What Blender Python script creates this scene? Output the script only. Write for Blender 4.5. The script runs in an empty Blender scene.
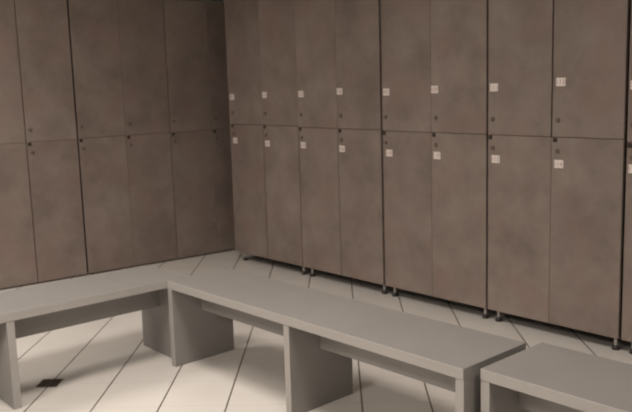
import bpy, bmesh, math, random
from mathutils import Vector, Matrix
random.seed(7)
scene = bpy.context.scene
COL = scene.collection
R = math.radians

# ------------------------------------------------------------------ helpers
def box(bm, x0, x1, y0, y1, z0, z1, bev=0.0, mi=0, seg=2):
    vs = [bm.verts.new((x, y, z)) for x in (x0, x1) for y in (y0, y1) for z in (z0, z1)]
    idx = [(0, 1, 3, 2), (4, 6, 7, 5), (0, 4, 5, 1), (2, 3, 7, 6), (0, 2, 6, 4), (1, 5, 7, 3)]
    fs = [bm.faces.new([vs[i] for i in f]) for f in idx]
    for f in fs:
        f.material_index = mi
    if bev > 0:
        es = list({e for f in fs for e in f.edges})
        r = bmesh.ops.bevel(bm, geom=es, offset=bev, segments=seg, affect='EDGES', profile=0.5)
        for f in r['faces']:
            f.material_index = mi

def lathe(bm, prof, cx=0.0, cy=0.0, n=20, mi=0):
    """profile of (radius, z) turned about the vertical axis at (cx, cy)"""
    rings = []
    for r, z in prof:
        rings.append([bm.verts.new((cx + r * math.cos(2 * math.pi * k / n),
                                    cy + r * math.sin(2 * math.pi * k / n), z)) for k in range(n)])
    for a, b in zip(rings, rings[1:]):
        for k in range(n):
            f = bm.faces.new((a[k], a[(k + 1) % n], b[(k + 1) % n], b[k]))
            f.material_index = mi
            f.smooth = True
    bm.faces.new(list(reversed(rings[0]))).material_index = mi
    bm.faces.new(rings[-1]).material_index = mi

def to_obj(name, bm, mats, parent=None, loc=(0, 0, 0), rot=(0, 0, 0)):
    bmesh.ops.recalc_face_normals(bm, faces=bm.faces)
    me = bpy.data.meshes.new(name)
    bm.to_mesh(me)
    bm.free()
    for m in (mats if isinstance(mats, (list, tuple)) else [mats]):
        me.materials.append(m)
    o = bpy.data.objects.new(name, me)
    COL.objects.link(o)
    o.location = loc
    o.rotation_euler = rot
    if parent:
        o.parent = parent
    return o

def thing(name, label, cat, loc=(0, 0, 0), rz=0.0, group=None):
    o = bpy.data.objects.new(name, None)
    o.empty_display_size = 0.1
    COL.objects.link(o)
    o.location = loc
    o.rotation_euler = (0, 0, rz)
    o['label'] = label
    o['category'] = cat
    if group:
        o['group'] = group
    return o

def structure(name, bm, mat, loc=(0, 0, 0), rz=0.0):
    o = to_obj(name, bm, mat, None, loc, (0, 0, rz))
    o['kind'] = 'structure'
    return o

# ------------------------------------------------------------------ materials
def new_mat(name):
    m = bpy.data.materials.new(name)
    m.use_nodes = True
    nt = m.node_tree
    return m, nt, nt.nodes['Principled BSDF']

def math_node(nt, op, a, b=None, c=None):
    n = nt.nodes.new('ShaderNodeMath')
    n.operation = op
    for i, v in enumerate((a, b, c)):
        if v is None:
            continue
        if isinstance(v, (int, float)):
            n.inputs[i].default_value = v
        else:
            nt.links.new(v, n.inputs[i])
    return n.outputs[0]

def mix_col(nt, fac, a, b, blend='MIX'):
    n = nt.nodes.new('ShaderNodeMix')
    n.data_type = 'RGBA'
    n.blend_type = blend
    for sock, v in ((n.inputs[0], fac), (n.inputs[6], a), (n.inputs[7], b)):
        if isinstance(v, (int, float)):
            sock.default_value = v
        elif isinstance(v, tuple):
            sock.default_value = (*v, 1)
        else:
            nt.links.new(v, sock)
    return n.outputs[2]

def noise(nt, vec, scale, detail=3.0, rough=0.55):
    n = nt.nodes.new('ShaderNodeTexNoise')
    n.inputs['Scale'].default_value = scale
    n.inputs['Detail'].default_value = detail
    n.inputs['Roughness'].default_value = rough
    nt.links.new(vec, n.inputs['Vector'])
    return n.outputs['Fac']

def ramp(nt, fac, p0, p1):
    n = nt.nodes.new('ShaderNodeMapRange')
    n.inputs['From Min'].default_value = p0
    n.inputs['From Max'].default_value = p1
    nt.links.new(fac, n.inputs['Value'])
    return n.outputs['Result']

def shifted_coords(nt):
    tc = nt.nodes.new('ShaderNodeTexCoord')
    oi = nt.nodes.new('ShaderNodeObjectInfo')
    cv = nt.nodes.new('ShaderNodeCombineXYZ')
    s = math_node(nt, 'MULTIPLY', oi.outputs['Random'], 37.0)
    nt.links.new(s, cv.inputs[0])
    nt.links.new(math_node(nt, 'MULTIPLY', oi.outputs['Random'], 91.0), cv.inputs[2])
    ad = nt.nodes.new('ShaderNodeVectorMath')
    ad.operation = 'ADD'
    nt.links.new(tc.outputs['Object'], ad.inputs[0])
    nt.links.new(cv.outputs[0], ad.inputs[1])
    return ad.outputs[0], oi.outputs['Random']

def mat_laminate(name, c_dark, c_light, c_rust):
    """mottled stone-look laminate of the locker doors"""
    m, nt, b = new_mat(name)
    v, rnd = shifted_coords(nt)
    n1 = ramp(nt, noise(nt, v, 2.6, 5.0, 0.6), 0.36, 0.64)
    n2 = ramp(nt, noise(nt, v, 7.0, 6.0, 0.65), 0.34, 0.68)
    n3 = ramp(nt, noise(nt, v, 60.0, 4.0, 0.7), 0.2, 0.8)
    f = math_node(nt, 'ADD', math_node(nt, 'MULTIPLY', n1, 0.6), math_node(nt, 'MULTIPLY', n2, 0.4))
    c = mix_col(nt, f, c_dark, c_light)
    red = ramp(nt, noise(nt, v, 3.7, 2.0, 0.5), 0.5, 0.72)
    c = mix_col(nt, math_node(nt, 'MULTIPLY', red, 0.55), c, c_rust)
    c = mix_col(nt, math_node(nt, 'MULTIPLY', n3, 0.12), c, c_dark)
    hsv = nt.nodes.new('ShaderNodeHueSaturation')
    nt.links.new(c, hsv.inputs['Color'])
    nt.links.new(math_node(nt, 'MULTIPLY_ADD', rnd, 0.10, 0.95), hsv.inputs['Value'])
    nt.links.new(hsv.outputs['Color'], b.inputs['Base Color'])
    nt.links.new(math_node(nt, 'MULTIPLY_ADD', n2, 0.15, 0.42), b.inputs['Roughness'])
    b.inputs['Specular IOR Level'].default_value = 0.35
    bp = nt.nodes.new('ShaderNodeBump')
    bp.inputs['Strength'].default_value = 0.05
    bp.inputs['Distance'].default_value = 0.002
    nt.links.new(n3, bp.inputs['Height'])
    nt.links.new(bp.outputs['Normal'], b.inputs['Normal'])
    return m

def mat_plain(name, col, rough=0.5, spec=0.4, metal=0.0, var=0.06, scale=8.0):
    m, nt, b = new_mat(name)
    v, rnd = shifted_coords(nt)
    n = noise(nt, v, scale, 4.0, 0.6)
    lo = tuple(max(0, c * (1 - var)) for c in col)
    hi = tuple(min(1, c * (1 + var)) for c in col)
    c = mix_col(nt, ramp(nt, n, 0.3, 0.7), lo, hi)
    nt.links.new(c, b.inputs['Base Color'])
    b.inputs['Roughness'].default_value = rough
    b.inputs['Specular IOR Level'].default_value = spec
    b.inputs['Metallic'].default_value = metal
    return m

TILE, ANG, U0, V0 = 0.2935, R(-46.97), 0.0085, -2.595
def mat_floor():
    m, nt, b = new_mat('pale_floor_tiles')
    tc = nt.nodes.new('ShaderNodeTexCoord')
    sp = nt.nodes.new('ShaderNodeSeparateXYZ')
    nt.links.new(tc.outputs['Object'], sp.inputs[0])
    x, y = sp.outputs[0], sp.outputs[1]
    dx, dy = math.sin(ANG), math.cos(ANG)
    u = math_node(nt, 'ADD', math_node(nt, 'MULTIPLY', x, dy), math_node(nt, 'MULTIPLY', y, -dx))
    v = math_node(nt, 'ADD', math_node(nt, 'MULTIPLY', x, dx), math_node(nt, 'MULTIPLY', y, dy))
    us = math_node(nt, 'DIVIDE', math_node(nt, 'SUBTRACT', u, U0), TILE)
    vs = math_node(nt, 'DIVIDE', math_node(nt, 'SUBTRACT', v, V0), TILE)
    def line(s, w):
        fr = math_node(nt, 'FRACT', math_node(nt, 'ADD', s, 0.5))
        d = math_node(nt, 'ABSOLUTE', math_node(nt, 'SUBTRACT', fr, 0.5))
        return math_node(nt, 'LESS_THAN', d, w / TILE / 2)
    gu = line(us, 0.0068)
    gv = line(vs, 0.0035)
    cell = nt.nodes.new('ShaderNodeCombineXYZ')
    nt.links.new(math_node(nt, 'FLOOR', us), cell.inputs[0])
    nt.links.new(math_node(nt, 'FLOOR', vs), cell.inputs[1])
    wn = nt.nodes.new('ShaderNodeTexWhiteNoise')
    nt.links.new(cell.outputs[0], wn.inputs['Vector'])
    n1 = ramp(nt, noise(nt, tc.outputs['Object'], 3.0, 4.0), 0.3, 0.7)
    t1 = mix_col(nt, n1, (0.68, 0.64, 0.595), (0.74, 0.70, 0.655))
    t2 = mix_col(nt, math_node(nt, 'MULTIPLY', wn.outputs['Value'], 0.10), t1, (0.50, 0.45, 0.40))
    c = mix_col(nt, math_node(nt, 'MULTIPLY', gv, 0.35), t2, (0.36, 0.30, 0.25))
    c = mix_col(nt, gu, c, (0.105, 0.080, 0.062))
    nt.links.new(c, b.inputs['Base Color'])
    b.inputs['Roughness'].default_value = 0.42
    b.inputs['Specular IOR Level'].default_value = 0.3
    bp = nt.nodes.new('ShaderNodeBump')
    bp.inputs['Strength'].default_value = 0.4
    bp.inputs['Distance'].default_value = 0.002
    nt.links.new(math_node(nt, 'SUBTRACT', 1.0, math_node(nt, 'MAXIMUM', gu, gv)), bp.inputs['Height'])
    nt.links.new(bp.outputs['Normal'], b.inputs['Normal'])
    return m

M_DOOR = mat_laminate('brown_stone_laminate', (0.192, 0.150, 0.129), (0.320, 0.261, 0.228), (0.290, 0.190, 0.168))
M_BODY = mat_plain('dark_brown_board', (0.060, 0.046, 0.038), 0.6, 0.2)
M_FOOT = mat_plain('dark_foot_plastic', (0.035, 0.030, 0.028), 0.5, 0.4)
M_STEM = mat_plain('grey_metal_stem', (0.62, 0.58, 0.54), 0.4, 0.5, 0.0)
M_LOCK = mat_plain('dull_lock_metal', (0.170, 0.133, 0.112), 0.5, 0.3, 0.1)
M_HINGE = mat_plain('dark_hinge_cap', (0.050, 0.036, 0.030), 0.5, 0.3)
M_PLATE = mat_plain('pale_number_plate', (0.86, 0.77, 0.72), 0.5, 0.4, var=0.03)
M_INK = mat_plain('brown_number_ink', (0.42, 0.28, 0.25), 0.6, 0.2)
M_BENCH = mat_plain('grey_bench_board', (0.268, 0.252, 0.238), 0.48, 0.35, var=0.04, scale=5.0)
M_EDGE = mat_plain('pale_edge_band', (0.370, 0.347, 0.328), 0.5, 0.35, var=0.03)
M_FLOOR = mat_floor()
M_WALL = mat_plain('pale_wall_paint', (0.40, 0.40, 0.39), 0.8, 0.2, var=0.03)
M_CEIL = mat_plain('white_ceiling_paint', (0.58, 0.57, 0.55), 0.85, 0.2, var=0.02)
M_DRAIN = mat_plain('dark_drain_metal', (0.10, 0.075, 0.060), 0.5, 0.4, 0.2)
M_PIT = mat_plain('black_drain_pit', (0.030, 0.023, 0.019), 0.8, 0.1)

# ------------------------------------------------------------------ the room
ROOM_H = 2.90
LA = 5.03                       # the left row stands five degrees off square
bm = bmesh.new(); box(bm, -2.2, 8.0, -6.2, 0.75, -0.12, 0.0); structure('floor', bm, M_FLOOR)
bm = bmesh.new(); box(bm, -2.2, 8.0, -6.2, 0.75, ROOM_H, ROOM_H + 0.12); structure('ceiling', bm, M_CEIL)
bm = bmesh.new(); box(bm, -2.2, 8.0, 0.60, 0.75, 0.0, ROOM_H); structure('wall_back', bm, M_WALL)
bm = bmesh.new(); box(bm, 7.85, 8.0, -6.05, 0.60, 0.0, ROOM_H); structure('wall_right', bm, M_WALL)
bm = bmesh.new(); box(bm, -2.2, 8.0, -6.2, -6.05, 0.0, ROOM_H); structure('wall_front', bm, M_WALL)
bm = bmesh.new(); box(bm, -0.12, 0.0, -4.6, 2.15, 0.0, ROOM_H)
structure('wall_left', bm, M_WALL, (-0.4746 - 0.56, -1.4147, 0), -R(LA))

# ------------------------------------------------------------------ lockers
TEXT_CACHE = {}
def number_mesh(txt, height):
    """triangulated outline of a number, centred on the origin in the xz plane"""
    if txt not in TEXT_CACHE:
        cu = bpy.data.curves.new('number', 'FONT')
        cu.body = txt
        cu.size = 1.0
        cu.align_x = 'CENTER'
        cu.align_y = 'CENTER'
        cu.offset = 0.0
        ob = bpy.data.objects.new('number', cu)
        COL.objects.link(ob)
        bpy.context.view_layer.update()
        me = bpy.data.meshes.new_from_object(ob.evaluated_get(bpy.context.evaluated_depsgraph_get()))
        TEXT_CACHE[txt] = ([v.co.copy() for v in me.vertices], [tuple(p.vertices) for p in me.polygons])
        bpy.data.objects.remove(ob)
        bpy.data.curves.remove(cu)
        bpy.data.meshes.remove(me)
    vs, ps = TEXT_CACHE[txt]
    h = max(v.y for v in vs) - min(v.y for v in vs)
    s = height / h
    cx = (max(v.x for v in vs) + min(v.x for v in vs)) / 2
    cy = (max(v.y for v in vs) + min(v.y for v in vs)) / 2
    return [((v.x - cx) * s, (v.y - cy) * s) for v in vs], ps

def add_plate(door, x, z, txt):
    bm = bmesh.new()
    box(bm, -0.0265, 0.0265, -0.003, 0.0, -0.021, 0.021, 0.0012, 0, 1)
    vs, ps = number_mesh(txt, 0.024)
    bv = [bm.verts.new((a, -0.0036, b)) for a, b in vs]
    for p in ps:
        try:
            bm.faces.new([bv[i] for i in p]).material_index = 1
        except ValueError:
            pass
    o = to_obj('number_plate', bm, [M_PLATE, M_INK], door, (x, 0, z))
    o['label'] = 'pale number plate'
    return o

def add_lock(door, x, z):
    bm = bmesh.new()
    prof = [(0.0125, 0.0), (0.0125, 0.004), (0.0105, 0.0065), (0.0045, 0.0070), (0.004, 0.0055)]
    lathe(bm, prof, n=18)
    box(bm, -0.0012, 0.0012, -0.006, 0.006, 0.0045, 0.0074, 0, 0)
    bmesh.ops.rotate(bm, verts=bm.verts, cent=(0, 0, 0), matrix=Matrix.Rotation(R(90), 3, 'X'))
    return to_obj('lock', bm, M_LOCK, door, (x, 0, z))

def add_hinge(door, x, z):
    bm = bmesh.new()
    box(bm, -0.012, 0.012, -0.004, 0.002, -0.011, 0.011, 0.002, 0, 1)
    box(bm, -0.005, 0.005, -0.006, -0.003, -0.005, 0.005, 0.001, 0, 1)
    return to_obj('hinge_cap', bm, M_HINGE, door, (x, 0, z))

def add_door(unit, x0, x1, z0, z1, turn=0.0, tone=None):
    """a door hung on its right edge; its own origin sits at its lower left front corner"""
    w, h = x1 - x0, z1 - z0
    bm = bmesh.new()
    box(bm, 0, w, 0, 0.018, 0, h, 0.0012, 0, 1)
    if turn:
        bmesh.ops.rotate(bm, verts=bm.verts, cent=(w, 0, 0), matrix=Matrix.Rotation(R(turn), 3, 'Z'))
    return to_obj('door', bm, M_DOOR, unit, (x0, 0, z0))

def locker(loc, rz, w, depth, z0, zm, z1, label, group, gap_l, gap_r, gap_c=(0.003, 0.003), gap_m=0.005, tags=None,
           numbers=None, locks=True, hinges=True, left_end=False):
    """two-tier cabinet of four doors; local x along the front, y into the wall"""
    u = thing('locker_cabinet', label, 'locker', loc, rz, group)
    W = 2 * w
    gap_l, gap_r = [g if isinstance(g, tuple) else (g, g) for g in (gap_l, gap_r)]   # lower, upper row
    bm = bmesh.new()
    t = 0.016
    xa, xb = max(gap_l) * 0.5 + 0.001, W - max(gap_r) * 0.5 - 0.001
    ya, yb = 0.021, depth
    box(bm, xa, xa + t, ya, yb, z0, z1, 0.001, 0, 1)
    box(bm, xb - t, xb, ya, yb, z0, z1, 0.001, 0, 1)
    box(bm, xa + t, xb - t, ya, yb, z0, z0 + t)
    box(bm, xa + t, xb - t, ya, yb, z1 - t, z1)
    box(bm, xa + t, xb - t, ya, yb, zm - t / 2, zm + t / 2)
    box(bm, w - t / 2, w + t / 2, ya, yb - 0.01, z0 + t, zm - t / 2)
    box(bm, w - t / 2, w + t / 2, ya, yb - 0.01, zm + t / 2, z1 - t)
    box(bm, xa + t, xb - t, yb - 0.008, yb, z0 + t, zm - t / 2)
    box(bm, xa + t, xb - t, yb - 0.008, yb, zm + t / 2, z1 - t)
    to_obj('body', bm, M_BODY, u)
    if left_end:
        bm = bmesh.new()
        box(bm, xa - 0.014, xa, 0.0, yb, z0, z1, 0.001, 0, 1)
        to_obj('end_panel', bm, M_DOOR, u)
    for row in (0, 1):
        for c in (0, 1):
            gc = gap_c[row]
            a = gap_l[row] / 2 if c == 0 else w + gc / 2
            b = w - gc / 2 if c == 0 else W - gap_r[row] / 2
            za, zb = (z0, zm - gap_m / 2) if row == 0 else (zm + gap_m / 2, z1)
            d = add_door(u, a, b, za, zb)
            lx = c * w - a
            if numbers:
                tx, tz = tags[row][c]
                add_plate(d, lx + tx, tz - za,
                          str(numbers[c] + (1 if row == 0 else 0)))
            if locks:
                zl = zm - 0.072 if row == 0 else zm + 0.085
                add_lock(d, lx + 0.036, zl - za)
            if hinges and row == 0:
                add_hinge(d, lx + 0.022, zm - gap_m / 2 - 0.013 - za)
    for fx in (0.046, W - 0.046):
        for fy in (0.050, depth - 0.06):
            bm = bmesh.new()
            if z0 < 0.03:                      # low glides
                lathe(bm, [(0.016, 0.0), (0.018, 0.002), (0.018, z0)], fx, fy, 18, 0)
                to_obj('foot', bm, [M_FOOT, M_STEM], u)
                continue
            lathe(bm, [(0.017, 0.0), (0.019, 0.004), (0.019, 0.012), (0.012, 0.020), (0.010, 0.022)], fx, fy, 18, 0)
            lathe(bm, [(0.0085, 0.022), (0.0085, z0)], fx, fy, 14, 1)
            box(bm, fx - 0.02, fx + 0.02, fy - 0.02, fy + 0.02, z0 - 0.008, z0, 0.001, 1, 1)
            to_obj('foot', bm, [M_FOOT, M_STEM], u)
    return u

DW = 0.40
PLATES = [  # where each plate sits on its door (from the door's left edge, above the floor): lower row, upper row
    [(0.052, 0.949), (0.050, 0.941), (0.050, 0.945), (0.040, 0.936), (0.064, 0.928), (0.044, 0.931),
     (0.057, 0.931), (0.046, 0.926), (0.046, 0.925), (0.046, 0.926)],
    [(0.035, 1.280), (0.036, 1.292), (0.042, 1.296), (0.030, 1.310), (0.046, 1.302), (0.030, 1.313),
     (0.044, 1.319), (0.050, 1.341), (0.044, 1.320), (0.044, 1.320)]]
right_units = [
    # zm, gap left, gap right, centre gaps (lower, upper), number, label
    (1.074, 0.003, (0.007, 0.001), (0.007, 0.002), 99,
     'brown four-door locker cabinet at the inner corner, beside the shadowed row on the left'),
    (1.068, (0.007, 0.001), 0.018, (0.005, 0.002), 103,
     'brown four-door locker cabinet, second from the inner corner along the numbered back row'),
    (1.064, 0.018, 0.014, (0.002, 0.002), 107,
     'brown four-door locker cabinet in the middle of the numbered back row'),
    (1.063, 0.012, 0.018, (0.002, 0.008), 111,
     'brown four-door locker cabinet behind the gap between the two right-hand benches'),
    (1.050, 0.016, 0.008, (0.003, 0.003), 115,
     'brown locker cabinet cut off by the right edge, behind the separate bench'),
]
for k, (zm, gl, gr, gc, num, lab) in enumerate(right_units):
    locker((2 * DW * k, 0, 0), 0.0, DW, 0.50, 0.074, zm, 2.06, lab, 'numbered lockers along the back wall',
           gl, gr, gc, 0.003, (PLATES[0][2 * k:2 * k + 2], PLATES[1][2 * k:2 * k + 2]), (num, num + 2), left_end=(k == 0))

# the left row: local x runs along the row towards the far corner
LW = 0.3706
lrz = R(90 - LA)
D = Vector((math.sin(R(LA)), math.cos(R(LA)), 0))
L0 = Vector((-0.4746, -1.4147, 0))
left_units = [
    (-1, 0.006, 0.013, 'brown locker cabinet cut off by the left edge, nearest along the plain left row'),
    (1, 0.013, 0.006, 'plain brown locker cabinet in the middle of the left row, fully in view'),
    (3, 0.006, 0.003, 'brown locker cabinet in deep shade, tucked behind the numbered lockers'),
]
for k, gl, gr, lab in left_units:
    P = L0 + D * (LW * k)
    locker(P, lrz, LW, 0.48, 0.012, 1.0173, 2.0288, lab, 'plain lockers along the left wall',
           gl, gr, (0.006 if k < 0 else 0.002,) * 2, 0.002, None)

# ------------------------------------------------------------------ benches
BH, BT, BD, BL = 0.4363, 0.040, 0.366, 1.80
LEG_T = 0.035
def band_edges(bm):
    """the long edges of every board carry a paler edge band"""
    bm.normal_update()
    for fc in bm.faces:
        if abs(fc.normal.y) > 0.9:
            fc.material_index = 1
    return bm

def bench(loc, rz, label, legs=(0.0, BL / 2 - 0.02, BL - 0.035), depth=BD):
    """slab bench on three panel legs with a set-back rail; origin at its near left corner on the floor"""
    t = thing('bench', label, 'bench', loc, rz, 'grey slab benches')
    bm = bmesh.new(); box(bm, 0, BL, 0, depth, BH - BT, BH, 0.0025)
    to_obj('seat', band_edges(bm), [M_BENCH, M_EDGE], t)
    for x in legs:
        bm = bmesh.new(); box(bm, x, x + LEG_T, 0.002, depth - 0.002, 0.0, BH - BT, 0.002)
        to_obj('leg', band_edges(bm), [M_BENCH, M_EDGE], t)
    for a, b in ((legs[0] + LEG_T, legs[1]), (legs[1] + LEG_T, legs[2])):
        bm = bmesh.new(); box(bm, a, b, depth / 2 - 0.01, depth / 2 + 0.01, 0.258, BH - BT, 0.0015)
        to_obj('rail', bm, M_BENCH, t)
    return t

bench((1.7081, -1.6524, 0), R(0.774), 'long grey slab bench parallel to the numbered lockers, its left end meeting the other bench')
# runs away from the camera-left along the plain row; its near long side butts against the first bench's end
c0 = Vector((1.7060, -1.5400, 0))
tw = R(1.2)
bench(c0 - BL * Vector((math.sin(tw), math.cos(tw), 0)), R(90.0) - tw, 'grey slab bench along the left lockers, beside the floor drain, cut off by left edge',
      (0.03, BL / 2 + 0.003, BL - 0.056), 0.388)
bench((3.5440, -1.5859, 0), R(0.6), 'grey slab bench at the lower right, separate and cut off by the right edge')

# ------------------------------------------------------------------ floor drain
dr = thing('floor_drain', 'small dark square drain let into the pale tiles beside the left bench', 'drain',
           (1.49, -2.19, 0), -ANG)
dr.rotation_euler = (0, 0, -ANG)
s, r = 0.049, 0.007
bm = bmesh.new()
box(bm, -s, s, -s, -s + r, 0, 0.003); box(bm, -s, s, s - r, s, 0, 0.003)
box(bm, -s, -s + r, -s + r, s - r, 0, 0.003); box(bm, s - r, s, -s + r, s - r, 0, 0.003)
to_obj('drain_frame', bm, M_DRAIN, dr)
bm = bmesh.new()
for k in range(6):
    y = -s + r + 0.004 + k * 0.0145
    box(bm, -s + r, s - r, y, y + 0.0075, 0.0006, 0.0026)
box(bm, -0.004, 0.004, -s + r, s - r, 0.0006, 0.0025)
to_obj('grate', bm, M_DRAIN, dr)
bm = bmesh.new()
box(bm, -s + r, s - r, -s + r, s - r, 0.0001, 0.0005)
to_obj('drain_pit', bm, M_PIT, dr)

# ------------------------------------------------------------------ lights of the room (ceiling panels)
def ceiling_lamp(x, y, power, col=(1.0, 0.92, 0.84), sx=0.6, sy=0.6):
    l = bpy.data.lights.new('ceiling_lamp', 'AREA')
    l.shape = 'RECTANGLE'
    l.size = sx
    l.size_y = sy
    l.spread = R(150)              # recessed panels throw their light mostly downwards
    l.energy = power
    l.color = col
    o = bpy.data.objects.new('ceiling_lamp', l)
    o.location = (x, y, ROOM_H - 0.01)
    COL.objects.link(o)
ceiling_lamp(0.47, -3.05, 33, sx=0.9, sy=0.9)
ceiling_lamp(2.7, -2.35, 33)
ceiling_lamp(5.7, -2.3, 27)
ceiling_lamp(3.0, -5.2, 80)
ceiling_lamp(6.2, -5.2, 22)

w = bpy.data.worlds.new('room_air')
w.use_nodes = True
w.node_tree.nodes['Background'].inputs[0].default_value = (0.05, 0.05, 0.05, 1)
w.node_tree.nodes['Background'].inputs[1].default_value = 0.0
scene.world = w

# ------------------------------------------------------------------ camera
F_PX, YAW, PIT, ROL = 806.579, R(-48.51603), R(8.83116), R(-1.72561)
f = Vector((math.sin(YAW) * math.cos(PIT), math.cos(YAW) * math.cos(PIT), -math.sin(PIT)))
r0 = Vector((math.cos(YAW), -math.sin(YAW), 0))
u0 = r0.cross(f)
r2 = r0 * math.cos(ROL) + u0 * math.sin(ROL)
u2 = -r0 * math.sin(ROL) + u0 * math.cos(ROL)
cam = bpy.data.cameras.new('camera')
cam.sensor_fit = 'HORIZONTAL'
cam.sensor_width = 36.0
cam.lens = F_PX * 36.0 / 632.0
cam.clip_start = 0.05
cam.dof.use_dof = True            # the snapshot is slightly out of focus all over
cam.dof.focus_distance = 1.2
cam.dof.aperture_fstop = 12.5
co = bpy.data.objects.new('camera', cam)
COL.objects.link(co)
m = Matrix((r2, u2, -f)).transposed().to_4x4()
m.translation = Vector((5.09224, -3.65166, 1.38407))
co.matrix_world = m
scene.camera = co

vs = scene.view_settings
vs.view_transform = 'Standard'
vs.look = 'None'
vs.gamma = 1.0
vs.use_curve_mapping = False
vs.exposure = 0.0
